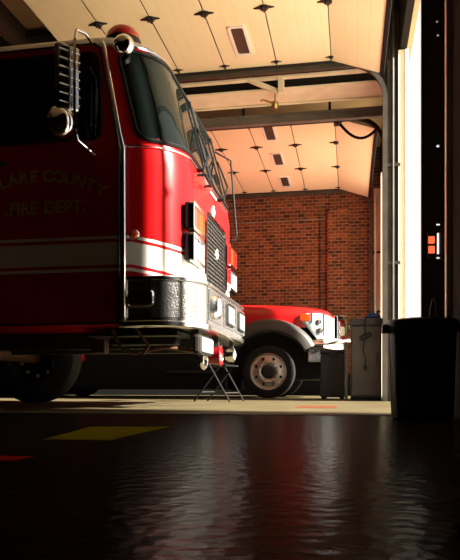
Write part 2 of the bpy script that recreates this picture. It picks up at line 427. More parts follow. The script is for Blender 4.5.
# pipe along the brick wall
p = MB().tube([(-6.5, 13.955, 3.62), (-.52, 13.955, 3.66)], .012, 8)
tag(p.build('conduit_pipe', M['beamgrey'], None), 'thin grey conduit running level across the brick wall', 'pipe')
p = MB().tube([(-.62, 14.03, .05), (-.62, 14.03, 3.80)], .012, 8)
tag(p.build('conduit_pipe', M['darksteel']), 'thin dark pipe standing upright beside the brick pilaster', 'pipe')

# coloured patches on the floor
for (x0, x1, y0, y1, mm, lb) in ((-1.17, -.80, 2.13, 2.86, 'yellowpatch', 'yellow patch on the dark floor in front of the fire engine'),
                                 (-1.15, -.80, 1.50, 1.60, 'redline', 'red painted dash on the floor at the left edge of the photo'),
                                 (-.46, -.12, 5.6, 6.3, 'fadedred', 'red painted dash on the sunlit floor strip below the pickup truck')):
    tag((MB().prism([(-1.03, 2.13), (-.79, 2.13), (-.80, 2.9), (-1.15, 2.85)], 'z', 0, .002) if mm[0] == 'y' else MB().box(x0, x1, y0, y1, 0, .002 if y0 < 4 else .006)).build('floor_marking', M[mm]), lb, 'floor marking')

# ------------------------------------------------------------------ fire engine
FE = thing('fire_engine', 'red cab-over fire engine with white stripe and chrome bumper, facing the open door', 'fire engine', (-1.26, 6.15, 0))
HW = 1.22; RC = .42
XF = [(.6, 0), (1.9, -.005), (2.1, -.035), (2.8, -.215), (2.88, -.25), (2.935, -.30), (2.97, -.37), (2.99, -.46), (3.0, -.6)]
WF = [(.6, HW), (2.1, HW), (2.8, HW-.015), (2.88, HW-.03), (2.935, HW-.07), (2.97, HW-.13), (2.99, HW-.22), (3.0, HW-.36)]
LC = RC*PI/2
def cab(p, xf=None, wf=None, rc=RC):
    """p = (t, z): t is the arc length round the cab front, 0 where the near corner starts, negative back along the near side"""
    t, z = p
    def pos(t, z):
        x1 = interp(XF, z) if xf is None else xf; ww = interp(WF, z) if wf is None else wf
        lc = rc*PI/2; fl = 2*(ww-rc)
        if t < 0: return Vector((x1-rc+t, -ww, z))
        if t < lc:
            a = t/rc; return Vector((x1-rc+rc*math.sin(a), -ww+rc-rc*math.cos(a), z))
        if t < lc+fl:
            y = -ww+rc+(t-lc); return Vector((x1, y, z))
        if t < 2*lc+fl:
            a = (t-lc-fl)/rc; return Vector((x1-rc+rc*math.cos(a), ww-rc+rc*math.sin(a), z))
        return Vector((x1-rc-(t-2*lc-fl), ww, z))
    c = pos(t, z); e = .004
    du = pos(t+e, z)-pos(t-e, z); dz = pos(t, z+e)-pos(t, z-e)
    n = du.cross(dz).normalized()
    return c, n
FL = 2*(HW-RC); TT = 2*LC+FL
ts = [-2.6, -1.8, -1.0, -.4] + [LC*i/10 for i in range(11)] + [LC+FL*i/10 for i in range(1, 11)] + [LC+FL+LC*i/10 for i in range(1, 11)] + [TT+.4, TT+1, TT+1.8, TT+2.6]
zs = [.67, .72, 1.0, 1.3, 1.6, 1.9, 2.1, 2.3, 2.5, 2.7, 2.8, 2.84, 2.88, 2.91, 2.935, 2.955, 2.97, 2.99, 3.0]
rows = []
for z in zs:
    r = []
    for i, t in enumerate(ts):
        wz = interp(WF, z); fl = 2*(wz-RC)
        # keep the column on the same feature when the width shrinks
        if t > LC: t = LC+(t-LC)*fl/FL if t <= LC+FL else t-FL+fl
        c = cab((t, z))[0]
        if i == 0 or i == len(ts)-1: c.x = -3.0
        r.append(c)
    rows.append(r)
mb = MB(); mb.grid(rows, closed_u=True, cap=True); mb.build('cab_body', M['livery'], FE, True)

# windshield wraps round both corners, split by a centre post
zb, zt = 2.085, 2.80
mid = LC+FL/2
for s0, s1 in ((.11, mid-.03), (mid+.03, TT-.11)):
    surf_patch(rrect(s0, s1, zb, zt, .09, 6, 14), cab, M['glass'], 'windshield', FE, .006, 7, M['black'], 'window_gasket', .016)
# chrome bead under the windshield and under the roof brow
for z, r in ((2.035, .010), (2.845, .012)):
    MB().tube([cab((t, z))[0]+cab((t, z))[1]*.004 for t in [-.02+(TT+.04)*i/60 for i in range(61)]], r, 6).build('trim_bead', M['chrome_soft'], FE, True)
YS = -HW
def side(off=0):
    def f(p):
        w_ = interp(WF, p[1]); return Vector((p[0], -w_-off, p[1])), Vector((0, -1, 0))
    return f
def dense0(l, k=6):
    return [(a[0]+(b[0]-a[0])*i/k, a[1]+(b[1]-a[1])*i/k) for a, b in zip(l, l[1:]+l[:1]) for i in range(k)]
# driver's door with its window and quarter light
door = surf_patch(dense0([(-.50, .69), (-.50, 1.4), (-.50, 2.06), (-.66, 2.82), (-.70, 2.86), (-1.58, 2.86), (-1.62, 2.82), (-1.62, 1.6), (-1.62, .70), (-1.58, .672), (-.52, .672)]), side(), M['livery'], 'cab_door', FE, .012, 4, M['black'], 'door_seal', .008)
lo = [(-.655, 2.20), (-.66, 2.14), (-.70, 2.11), (-.84, 2.11), (-.84, 2.78), (-.76, 2.785), (-.70, 2.76), (-.67, 2.6)]
def dense(l, k=5):
    out = []
    for a, b in zip(l, l[1:]+l[:1]):
        for i in range(k): out.append((a[0]+(b[0]-a[0])*i/k, a[1]+(b[1]-a[1])*i/k))
    return out
surf_patch(dense([(x+.02, z) for x, z in lo]), side(.012), M['glass'], 'quarter_window', FE, .006, 4, M['black'], 'window_gasket', .012)
surf_patch(rrect(-1.58, -.86, 2.11, 2.79, .05, 4, 10), side(.012), M['glass'], 'door_window', FE, .006, 4, M['darksteel'], 'window_frame', .012)
surf_patch(rrect(-2.75, -1.72, 2.11, 2.79, .05, 4, 10), side(0), M['glass'], 'rear_window', FE, .006, 4, M['darksteel'], 'window_frame', .012)
for f in (1,):    # offside windows
    def far(p):
        w_ = interp(WF, p[1]); return Vector((p[0], w_, p[1])), Vector((0, 1, 0))
    surf_patch(rrect(-1.58, -.70, 2.11, 2.79, .05, 4, 8), far, M['glass'], 'door_window', FE, .006, 4, M['darksteel'], 'window_frame', .012)
hd = MB().box(-1.56, -1.40, YS-.05, YS-.012, 1.93, 1.97, .01); hd.build('door_handle', M['chrome'], FE)
# chrome grab rail down the front door edge
rp = [(-.62, YS-.03, 2.84), (-.60, YS-.05, 2.80), (-.475, YS-.055, 2.12), (-.45, YS-.055, 2.0), (-.445, YS-.055, .72), (-.45, YS-.02, .68)]
MB().tube(rp, [.012, .014, .018, .024, .024, .02], 10).build('grab_rail', M['chrome_soft'], FE, True)
for z in (.95, 1.9): MB().tube([(-.445, YS-.05, z), (-.445, YS+.01, z)], .016, 8).build('rail_bracket', M['chrome_soft'], FE)
# lettering on the door
def place_text(body, size, mtx, mb):
    me = text_mesh(body, size, .002)
    me.transform(mtx); mb.bm.from_mesh(me); bpy.data.meshes.remove(me)
base = Matrix.Rotation(PI/2, 4, 'X')
cxl = -1.17; n = len('TULARE COUNTY'); Rr = 1.05; zc = 1.635-.86+.0
words = [MB(), MB()]
for i, ch in enumerate('TULARE COUNTY'):
    if ch == ' ': continue
    a = (i-(n-1)/2+(.7 if i < 6 else 0))*.088/Rr
    x = cxl+Rr*math.sin(a); z = 1.80-Rr+Rr*math.cos(a)
    place_text(ch, .128, Matrix.Translation((x, YS-.015, z)) @ Matrix.Rotation(a, 4, 'Y') @ base, words[i > 6])
for wmb in words: wmb.build('lettering', M['gold'], FE)
for wd_, dx in (('.FIRE', -.15), ('DEPT.', .21)):
    wmb = MB(); place_text(wd_, .135, Matrix.Translation((cxl+.02+dx, YS-.015, 1.545)) @ base, wmb); wmb.build('lettering', M['gold'], FE)


# marker lamp on the corner
c, nn = cab((.05, 1.35)); tq = nn.to_track_quat('Z', 'Y').to_matrix().to_4x4()
def lamp_disc(name, c, nn, r, m1, m2, depth=.03):
    q = nn.to_track_quat('Z', 'Y').to_matrix().to_4x4()
    a = MB().lathe([(r*1.25, 0), (r*1.25, depth*.5), (r*1.05, depth*.7), (r*1.0, depth*.4)], seg=20)
    for v in a.bm.verts: v.co = Matrix.Translation(c) @ q @ v.co
    o = a.build(name, m1, FE, True)
    a = MB().lathe([(r, depth*.3), (r*.95, depth*.8), (r*.6, depth*1.2), (r*.1, depth*1.35)], seg=20)
    for v in a.bm.verts: v.co = Matrix.Translation(c) @ q @ v.co
    a.build('lens', m2, o, True); return o
lab(lamp_disc('marker_light', c, nn, .032, M['chrome'], M['orange']), 'round orange marker lamp')

# bumper, wrap-round chrome
def bump(t, z, off=0):
    c, n = cab((t, z), xf=.13, wf=HW+.03, rc=.40); n.z = 0; return c+n.normalized()*off
BL = .40*PI/2; BF = 2*(HW+.03-.40); BT = 2*BL+BF
bts = [-.22, -.1] + [BL*i/12 for i in range(13)] + [BL+BF*i/12 for i in range(1, 13)] + [BL+BF+BL*i/12 for i in range(1, 13)] + [BT+.1, BT+.22]
prof = [(-.30, .66), (-.02, .635), (.012, .648), (.016, .68), (0, .69), (0, .99), (.014, 1.0), (.014, 1.025), (0, 1.03), (-.15, 1.03)]
rows = [[bump(t, z, o) for t in bts] for (o, z) in prof]
bm_ = MB().grid(rows); bum = bm_.build('front_bumper', M['bumper'], FE, True)
# dark tread plate insert and side lamp in the bumper end
def bpatch(name, t0, t1, z0, z1, m, off, parent, rd=.015, gasket=None, gr=.008):
    return surf_patch(rrect(t0, t1, z0, z1, rd, 3, 6), lambda p: (bump(p[0], p[1]), (bump(p[0], p[1], 1)-bump(p[0], p[1], 0))), m, name, parent, off, 3, gasket, 'bezel', gr)
M['tread'] = mat('tread_plate', (.14, .135, .13), .38, .9, bump=(70, .25))
bpatch('tread_plate', .03, .42, .715, .985, M['tread'], .004, bum)
lab(bpatch('side_light', -.12, .05, .80, .905, M['darklens'], .03, bum, .02, M['chrome'], .016), 'dark red side lamp in a chrome bezel')
# recessed lamp bays across the bumper front
for (y0, y1, nm, rnd) in ((-.86, -.30, 'fog_light', True), (-.20, .34, 'fog_light', False), (.44, .96, 'fog_light', False)):
    MB().box(.132, .140, y0, y1, .725, .975, .003).build('lamp_bay', M['chrome_soft'], bum)
    yc = (y0+y1)/2
    if rnd:
        a = MB().lathe([(.10, 0), (.10, .04), (.085, .045), (.08, .02)], (.138, yc-.05, .85), 'x', 24).build('lamp_ring', M['chrome'], bum, True)
        MB().lathe([(.082, .02), (.07, .045), (.01, .055)], (.138, yc-.05, .85), 'x', 24).build('lamp_lens', M['lens'], bum, True)
    else:
        MB().box(.138, .152, yc-.17, yc+.17, .75, .95, .02).build('lamp_ring', M['darksteel'], bum)
        MB().box(.148, .160, yc-.14, yc+.14, .77, .93, .012).build('lamp_lens', M['lens'], bum)
# head-lamp pods
for sgn in (-1, 1):
    ya, yb = (-1.02, -.60) if sgn < 0 else (.62, 1.04)
    for (z0, z1, kind) in ((1.43, 1.65, 'warn'), (1.18, 1.405, 'head')):
        xb = -.03
        pod = MB().box(xb, .03, ya, yb, z0, z1, .015).build('light_pod', M['black'], FE)
        fr = MB()
        lo = rrect(ya-.004, yb+.004, z0-.004, z1+.004, .03, 4, 2); li = rrect(ya+.03, yb-.03, z0+.028, z1-.028, .02, 4, 2)
        fr.grid([[(.015, a, b) for a, b in lo], [(.048, a, b) for a, b in lo], [(.048, a, b) for a, b in li], [(.028, a, b) for a, b in li]], closed_u=True)
        fr.build('bezel', M['chrome'], pod)
        if kind == 'warn':
            ym = (ya+yb)/2
            MB().box(.026, .042, ya+.035, ym-.01, z0+.03, z1-.03, .006).build('warning_lens', M['redlight' if sgn < 0 else 'orange'], pod)
            MB().box(.026, .042, ym+.01, yb-.035, z0+.03, z1-.03, .006).build('warning_lens', M['orange' if sgn < 0 else 'redlight'], pod)
        else:
            ym = (ya+yb)/2
            for q in (-1, 1):
                MB().box(.026, .043, ym+q*.115-.095, ym+q*.115+.095, z0+.035, z1-.035, .01).build('headlight_lens', M['lens'], pod)
# grille: dark mesh with angled bright slats and chrome surround
gy0, gy1, gz0, gz1 = -.47, .40, 1.03, 1.70
g = MB().box(-.01, .012, gy0, gy1, gz0, gz1, .008).build('grille', M['black'], FE)
s = MB()
for k in range(17):
    z = gz0+.035+k*(gz1-gz0-.07)/16
    s.box(.012, .03, gy0+.02, gy1-.02, z-.0045, z+.0045)
s.build('grille_slats', M['chrome_soft'], g)
s = MB()
for k in range(12):
    y = gy0+.04+k*(gy1-gy0-.08)/11; s.box(.012, .022, y-.005, y+.005, gz0+.02, gz1-.02)
s.build('grille_bars', M['darksteel'], g)
f_ = MB(); lo = rrect(gy0-.025, gy1+.025, gz0-.025, gz1+.025, .06, 5, 2); li = rrect(gy0+.012, gy1-.012, gz0+.012, gz1-.012, .05, 5, 2)
f_.grid([[(-.005, a, b) for a, b in lo], [(.036, a, b) for a, b in lo], [(.036, a, b) for a, b in li], [(.01, a, b) for a, b in li]], closed_u=True)
f_.build('grille_surround', M['chrome'], g)
def cross(cy, cz, r, x0, x1):
    pts = []
    for k in range(4):
        a = k*PI/2
        for da, rr in ((-.42, 1.0), (0, .86), (.42, 1.0), (.785, .26)): pts.append((cy+r*rr*math.cos(a+da), cz+r*rr*math.sin(a+da)))
    return MB().prism(pts, 'x', x0, x1)
cross(-.03, 1.42, .048, .03, .042).build('grille_badge', M['white'], g)
cross(-.03, 1.82, .055, -.005, .008).build('front_emblem', M['white'], FE)
MB().box(-.004, .006, -.16, .10, 1.955, 1.975, .002).build('emblem_strip', M['white'], FE)
# wipers
for yy, dy in ((-.62, .45), (.30, .45)):
    c0 = cab((LC+HW-RC+yy, 2.02))[0]; zt_ = 2.55; c1 = cab((LC+HW-RC+yy+dy, zt_))[0]
    wp = MB().tube([c0+Vector((.0, 0, 0)), c0+Vector((.06, 0, .0))], .02, 8).build('wiper_pivot', M['black'], FE)
    MB().tube([c0+Vector((.055, 0, 0)), c0+Vector((.075, dy*.3, .16)), c1+Vector((.035, 0, 0))], .010, 6).build('wiper_arm', M['black'], wp)
    ca = cab((LC+HW-RC+yy+dy*1.05, 2.2))[0]; cb_ = cab((LC+HW-RC+yy+dy*.95, 2.8))[0]
    MB().tube([ca+Vector((.024, 0, 0)), cb_+Vector((.024, 0, 0))], .009, 6).build('wiper_blade', M['black'], wp)
MB().tube([(.0, -.70, 1.95), (.07, -.70, 1.95), (.07, -.45, 1.93), (.0, -.45, 1.93)], .013, 8).build('grab_handle', M['black'], FE, True)
MB().tube([(-.24, 1.10, 2.80), (-.05, 1.18, 2.70), (.02, 1.16, 1.85), (.02, 1.04, 1.78), (-.02, 1.02, 1.78)], .011, 8).build('grab_handle', M['black'], FE, True)

# west-coast mirror on its C-shaped bracket
mir = MB().tube([(-.71, YS-.0, 2.84), (-.73, YS-.10, 2.88), (-.76, YS-.20, 2.86), (-.765, YS-.23, 2.76), (-.765, YS-.23, 2.12), (-.75, YS-.20, 2.03), (-.69, YS-.02, 1.98)], .011, 8).build('mirror_bracket', M['chrome'], FE, True)
MX = -.835
mh = MB().box(MX-.035, MX+.035, YS-.30, YS-.10, 2.25, 2.75, .03, seg=3)
mq = Matrix.Translation((MX, YS-.2, 0)) @ Matrix.Rotation(math.radians(-38), 4, 'Z') @ Matrix.Translation((-MX, -YS+.2, 0))
for v in mh.bm.verts: v.co = mq @ v.co
mho = mh.build('mirror_head', M['mirror'], mir, True)
rb_ = MB()
for k in range(7): rb_.box(MX+.030, MX+.044, YS-.285, YS-.115, 2.30+k*.065, 2.306+k*.065)
rb_.box(MX+.030, MX+.046, YS-.203, YS-.197, 2.27, 2.73)
for v in rb_.bm.verts: v.co = mq @ v.co
rb_.build('mirror_ribs', M['white'], mho)
gl = MB().box(MX-.045, MX-.034, YS-.285, YS-.115, 2.27, 2.73, .004)
for v in gl.bm.verts: v.co = mq @ v.co
gl.build('mirror_glass', M['lampgrey'], mho)
cv = MB().lathe([(.118, -.02), (.122, 0), (.112, .02), (.085, .045), (.05, .06), (.01, .066)], (0, 0, 0), 'x', 28)
mq2 = Matrix.Translation((MX-.03, YS-.22, 2.17)) @ Matrix.Rotation(math.radians(-38), 4, 'Z')
for v in cv.bm.verts: v.co = mq2 @ v.co
lab(cv.build('convex_mirror', M['chrome'], mir, True), 'round chrome convex mirror')
for z in (2.30, 2.45, 2.70): MB().tube([(-.765, YS-.23, z), (MX+.02, YS-.2, z)], .008, 6).build('mirror_clamp', M['chrome_soft'], mir)
# look-down mirror at the near front roof corner
c, nn = cab((.16, 2.79))
bk = MB().tube([c-nn*.02+Vector((0, 0, .05)), c+nn*.05+Vector((0, 0, .05)), c+nn*.09+Vector((0, 0, .0))], .010, 8).build('corner_mirror_bracket', M['black'], FE, True)
dm = MB().lathe([(.008, .066), (.03, .062), (.055, .048), (.072, .028), (.08, 0), (.082, -.02), (.07, -.05), (.03, -.07)], (0, 0, 0), 'z', 24)
q = Vector((.55, -.80, -.1)).normalized().to_track_quat('Z', 'Y').to_matrix().to_4x4()
for v in dm.bm.verts: v.co = Matrix.Translation(c+nn*.09) @ q @ v.co
dm.build('corner_mirror', M['chrome'], bk, True)
# beacon on the roof
bc = MB().lathe([(.15, -.03), (.15, .03), (.14, .035)], (-.60, -.84, 3.02), 'z', 24).build('beacon', M['darksteel'], FE, True)
lab(MB().lathe([(.14, .03), (.135, .08), (.105, .12), (.03, .135)], (-.60, -.84, 3.02), 'z', 24).build('beacon_dome', M['redlight'], bc, True), 'red beacon dome')
lb_ = MB().lathe([(.09, 0), (.09, .03), (.085, .035), (.085, .12), (.04, .16)], (-.62, .85, 2.97), 'z', 20).build('beacon', M['redlight'], FE, True)
# body behind the cab, chassis, wheels
MB().box(-7.2, -3.08, -HW, HW, .62, 2.7, .04).build('pump_body', M['livery'], FE)
MB().box(-7.0, .0, -.45, -.33, .52, .70).build('frame_rail', M['darksteel'], FE)
MB().box(-7.0, .0, .33, .45, .52, .70).build('frame_rail', M['darksteel'], FE)
MB().box(-.9, -.12, -.9, .9, .60, .64).build('splash_pan', M['darksteel'], FE)
MB().box(-4.9, -2.95, -1.12, .95, .20, .63, .02).build('underbody_shade_box', M['black'], FE)  # black box added to deepen the shade under the cab
MB().tube([(-2.3, -1.0, .52), (-2.3, 1.0, .52)], .07, 10).build('axle', M['orangebrown'], FE)
def wheel_parts(parent, x, y, z, R, wd, sgn, rimr, holes, part='wheel', rm='alu', nm='chrome_soft'):
    """tyre with an aluminium disc on the side sgn"""
    t = MB().lathe([(rimr, -wd/2), (R*.86, -wd/2), (R*.97, -wd*.42), (R, -wd*.30), (R, wd*.30), (R*.97, wd*.42), (R*.86, wd/2), (R*.80, wd*.505), (R*.72, wd*.49), (rimr, wd*.46), (rimr, -wd/2)], (x, y, z), 'y', 48, cap=False).build(part, M['tire'], parent, True)
    s = sgn
    prof = [(rimr*1.02, s*wd*.12), (rimr*1.03, s*wd*.49), (rimr*.97, s*wd*.50), (rimr*.92, s*wd*.36), (rimr*.86, s*wd*.34), (rimr*.62, s*wd*.44), (rimr*.56, s*wd*.45), (rimr*.44, s*wd*.45), (rimr*.40, s*wd*.42), (rimr*.40, s*wd*.2)]
    d = MB().lathe(prof, (x, y, z), 'y', 48).build('rim', M[rm], t, True)
    c = MB()
    for k in range(holes):
        a = 2*PI*(k+.5)/holes
        c.lathe([(rimr*.085, -.3), (rimr*.085, .3)], (x+rimr*.73*math.cos(a), y, z+rimr*.73*math.sin(a)), 'y', 14)
    bmesh.ops.recalc_face_normals(c.bm, faces=c.bm.faces[:])
    boolean_cut(d, c.build('cutter', M['black'], t))
    hb = MB().lathe([(rimr*.36, s*wd*.2), (rimr*.36, s*wd*.50), (rimr*.30, s*wd*.56), (rimr*.22, s*wd*.57)], (x, y, z), 'y', 24).build('hub', M['darksteel'], t, True)
    for k in range(10 if holes < 9 else 10):
        a = 2*PI*k/10
        MB().lathe([(rimr*.052, s*wd*.43), (rimr*.052, s*wd*.50), (rimr*.03, s*wd*.53)], (x+rimr*.50*math.cos(a), y, z+rimr*.50*math.sin(a)), 'y', 8).build('lug_nut', M[nm], t)
    return t
for (wx, wy, sg) in ((-2.3, -1.03, -1), (-2.3, 1.03, 1), (-5.6, -1.03, -1), (-5.6, 1.03, 1)):
    wheel_parts(FE, wx, wy, .52, .52, .3, sg, .29, 10, rm='darksteel', nm='darksteel')
# gear hanging under the bumper
MB().tube([(-.62, -1.05, .64), (-.55, -1.05, .50), (-.45, -1.02, .45), (-.2, -.98, .50), (.02, -.9, .47)], .018, 8).build('intake_pipe', M['orangebrown'], FE, True)
MB().tube([(-.42, -1.1, .66), (-.30, -1.08, .50), (-.36, -1.05, .44)], .012, 8).build('hanger_strap', M['orangebrown'], FE, True)
MB().box(-.78, -.66, -1.1, -1.0, .45, .56, .01).build('valve_box', M['orangebrown'], FE)
MB().box(-.66, -.10, -1.0, -.86, .52, .58, .01).build('cross_member', M['darksteel'], FE)
ul = MB().box(.03, .10, -1.0, -.52, .44, .60, .025).build('ground_light', M['darksteel'], FE)
MB().box(.095, .11, -.97, -.55, .46, .58, .01).build('lamp_lens', M['lens'], ul)
MB().box(.0, .06, -.9, -.76, .59, .67).build('lamp_bracket', M['darksteel'], ul)
hk = MB().tube([(.05+.0, -.66+.08*math.cos(a), .40+.06*math.sin(a)) for a in [2*PI*i/16 for i in range(16)]], .018, 8, closed=True).build('tow_hook', M['chrome'], FE, True)
MB().box(.0, .03, -.69, -.63, .44, .67).build('hook_bracket', M['darksteel'], hk)
sr = MB().lathe([(.05, -.12), (.075, -.08), (.085, .02), (.095, .05), (.08, .055), (.06, .03)], (0.03, -.06, .47), 'x', 22).build('siren_speaker', M['extred'], FE, True)
MB().lathe([(.06, .03), (.03, .05), (.01, .06)], (0.03, -.06, .47), 'x', 16).build('siren_cone', M['chrome'], sr, True)
MB().box(.0, .06, -.09, -.03, .53, .67).build('siren_bracket', M['darksteel'], sr)
ul = MB().lathe([(.05, -.06), (.07, -.02), (.075, .03), (.065, .035)], (0.05, .66, .51), 'x', 18).build('ground_light', M['chrome'], FE, True)
MB().lathe([(.062, .03), (.03, .045), (.008, .05)], (0.05, .66, .51), 'x', 18).build('lamp_lens', M['lens'], ul, True)
MB().box(.03, .07, .63, .69, .57, .67).build('lamp_bracket', M['darksteel'], ul)

# ------------------------------------------------------------------ pickup truck
PT = thing('pickup_truck', 'red heavy pickup truck with black fenders parked behind the fire engine', 'pickup truck', (-.05, 11.65, 0))
WX = -1.24
# body section: half-width, side-top, hood-top per station
st = [(-.24, .62, 1.28, 1.36), (-.30, .76, 1.34, 1.42), (-.42, .88, 1.37, 1.46), (-.62, .94, 1.40, 1.485), (-.95, .965, 1.425, 1.515), (-1.3, .975, 1.445, 1.535), (-1.7, .975, 1.46, 1.55), (-2.05, .975, 1.47, 1.565)]
rows = []
for (x, hw, zs_, zh) in st:
    half = [(hw, 1.13), (hw, 1.18), (hw+.004, 1.28), (hw, zs_-.03), (hw-.03, zs_+.015), (hw-.10, zs_+.035), (hw*.72, zh-.012), (hw*.55, zh+.004), (hw*.3, zh), (0, zh+.006)]
    r = [(x, -y, z) for y, z in half] + [(x, y, z) for y, z in half[-2::-1]]
    rows.append(r)
mb = MB(); mb.grid(rows)
mb.bm.faces.new([v for v in mb.bm.verts][:len(rows[0])])
mb.build('hood', M['red'], PT, True)
# cab, windows and rescue body (mostly hidden behind the fire engine)
pr = [(-2.05, 1.0), (-2.05, 1.50), (-2.62, 2.02), (-2.8, 2.06), (-4.2, 2.06), (-4.3, 2.0), (-4.3, .55), (-2.05, .55)]
MB().prism(pr, 'y', -.96, .96).build('cab_body', M['red'], PT)
MB().prism([(-2.10, 1.52), (-2.62, 1.99), (-2.66, 1.96), (-2.16, 1.5)], 'y', -.82, .82).build('windshield', M['glass'], PT)
for s in (-1, 1):
    MB().prism([(-2.32, 1.52), (-2.74, 1.94), (-3.3, 1.96), (-3.3, 1.52)], 'y', s*.955, s*.97).build('side_window', M['glass'], PT)
MB().box(-7.0, -4.36, -1.05, 1.05, .6, 2.1, .04).build('rescue_body', M['red'], PT)
MB().box(-6.8, -.3, -.42, .42, .55, .75).build('chassis', M['darksteel'], PT)
MB().box(-2.1, -.3, -.62, .62, .30, 1.25).build('engine_bay', M['black'], PT)  # engine bay enlarged in black to stand in for wheel-well shade
for s in (-1, 1): MB().box(-6.9, -1.95, min(s*.70, s*.97), max(s*.70, s*1.07), .14, 1.0, .02).build('side_shade_box', M['black'], PT)  # black boxes added where only shade lies along the truck side
# fender flares: arched bands over the front wheels
for s in (-1, 1):
    n = 26; rows = []
    for i in range(n+1):
        a = math.radians(28+146*i/n)
        c_, s_ = math.cos(a), math.sin(a)
        def q(rx, rz, y): return (WX+rx*c_, s*y, .47+rz*s_)
        rows.append([q(.64, .59, .62), q(.64, .59, 1.02), q(.67, .63, 1.06), q(.77, .73, 1.06), q(.83, .79, 1.02), q(.85, .81, .955), q(.85, .81, .62)])
    MB().grid(rows, closed_u=True, cap=True).build('fender_flare', M['flare'], PT, True)
    # head lamp cluster wrapped round the corner
    hl = MB()
    rows = []
    for x, y, zt_, zb_ in ((-.74, .950, 1.345, 1.26), (-.62, .948, 1.375, 1.12), (-.46, .905, 1.375, .93), (-.36, .84, 1.36, .90), (-.27, .72, 1.34, .90), (-.22, .60, 1.32, .90)):
        rows.append([(x, s*(y-.06), zt_-.02), (x, s*(y+.008), zt_-.02), (x+.006, s*(y+.024), zt_-.06), (x+.006, s*(y+.024), zb_+.04), (x, s*(y+.008), zb_), (x, s*(y-.06), zb_)])
    hlo = MB().grid(rows, closed_u=True, cap=True).build('headlight', M['lens'], PT, True)
    rows = []
    for x, y in ((-.735, .957), (-.66, .960), (-.58, .948)):
        rows.append([(x, s*y, 1.345), (x+.006, s*(y+.032), 1.335), (x+.006, s*(y+.032), 1.24), (x, s*y, 1.225)])
    lab(MB().grid(rows, closed_u=True, cap=True).build('turn_signal', M['orange'], hlo, True), 'orange turn signal')
    for x, y, z, r in ((-.44, .925, 1.22, .045), (-.42, .925, 1.08, .05)):
        MB().lathe([(r, 0), (r*.9, .02), (.008, .035)], (x, s*y, z), 'y', 18) if s > 0 else None
        MB().lathe([(r, 0), (r*.9, s*.02), (r*.2, s*.03)], (x, s*y, z), 'y', 18).build('headlight_bulb', M['lampgrey'], hlo, True)
    for x, y, za, zb_ in ((-.555, .958, 1.20, 1.36), (-.36, .868, .98, 1.35)): MB().box(x-.008, x+.008, s*y-.014, s*y+.014, za, zb_).build('headlight_divider', M['darksteel'], hlo)
    MB().box(-1.95, -1.70, s*.972, s*.99, 1.375, 1.415, .006).build('side_vent', M['lampgrey'], PT)
    MB().box(-.62, -.36, s*.93-.03, s*.93+.03, .58, .90, .02).build('bumper_end', M['lampgrey'], PT)
    MB().box(-2.9, -2.1, s*1.05-.06, s*1.05+.06, .40, .45, .01).build('running_board', M['darksteel'], PT)
    mm = MB().box(-2.3, -2.14, s*1.12-.09, s*1.12+.09, 1.5, 1.78, .03).build('door_mirror', M['black'], PT)
    MB().tube([(-2.22, s*.95, 1.55), (-2.22, s*1.06, 1.58)], .02, 6).build('mirror_arm', M['black'], mm)
# grille: chrome surround with bars
MB().box(-.235, -.15, -.60, .60, .88, 1.36, .03).build('grille', M['chrome'], PT)
for z in (.98, 1.10, 1.22): MB().box(-.16, -.12, -.54, .54, z-.035, z+.035, .012).build('grille_bar', M['chrome_soft'], PT)
# front bumper with a raised winch guard end
rows = []
for y in [-.98+.14*i for i in range(15)]:
    k = abs(y)/.98; x = -.06-.20*max(0, k-.62)/.38
    rows.append([(x-.10, y, .80), (x-.02, y, .78), (x, y, .82), (x, y, .92), (x-.02, y, .96), (x-.10, y, .97)])
def wrap(x, y, a, b): return [(x, y*.92, a+.02), (x, y*.985, a), (x, y, a+.02), (x, y, b-.02), (x, y*.985, b), (x, y*.92, b)]
near = [wrap(-.66, -.985, .85, .90), wrap(-.50, -.995, .82, .93), wrap(-.36, -.995, .80, .95)]
far_ = [wrap(-.36, .995, .80, .95), wrap(-.50, .995, .82, .93), wrap(-.66, .985, .85, .90)]
MB().grid(near+rows[1:-1]+far_, closed_u=True, cap=True).build('front_bumper', M['bumper'], PT, True)
MB().tube([(-.60, -.98, .86), (-.30, -1.0, .86), (-.12, -.92, .90), (.03, -.74, .93), (.06, -.4, .93), (.06, .4, .93), (.03, .74, .93), (-.12, .92, .90)], [.016, .02, .024, .032, .03, .03, .032, .024], 12).build('bumper_guard', M['chrome'], PT, True)
MB().box(-.4, -.14, -.8, .8, .50, .78, .03).build('air_dam', M['black'], PT)
MB().tube([(WX, -.8, .425), (WX, .8, .425)], .06, 8).build('axle', M['darksteel'], PT)
wheel_parts(PT, WX, -.93, .425, .425, .24, -1, .295, 8)
wheel_parts(PT, WX, .93, .425, .425, .24, 1, .295, 8)
wheel_parts(PT, -5.2, -.96, .425, .425, .24, -1, .295, 8)
wheel_parts(PT, -5.2, .96, .425, .425, .24, 1, .295, 8)

# ------------------------------------------------------------------ smaller things
# folding chair behind the fire engine's bumper
FC = thing('folding_chair', 'black folding chair standing under the fire engine bumper, in front of the pickup wheel', 'folding chair', (-1.60, 7.98, 0), math.radians(-14))
MB().box(-.17, .21, -.19, .19, .425, .445, .008).build('seat', M['black'], FC)
for s in (-1, 1):
    MB().tube([(.27, s*.21, 0), (-.24, s*.21, .84)], .011, 8).build('leg', M['black'], FC)
    MB().tube([(-.22, s*.185, 0), (.13, s*.185, .43)], .011, 8).build('leg', M['black'], FC)
MB().box(-.262, -.238, -.22, .22, .64, .82, .008).build('backrest', M['black'], FC)
MB().tube([(-.12, -.185, .12), (-.12, .185, .12)], .009, 8).build('stretcher', M['darksteel'], FC)
MB().tube([(.20, -.21, .11), (.20, .21, .11)], .009, 8).build('stretcher', M['darksteel'], FC)

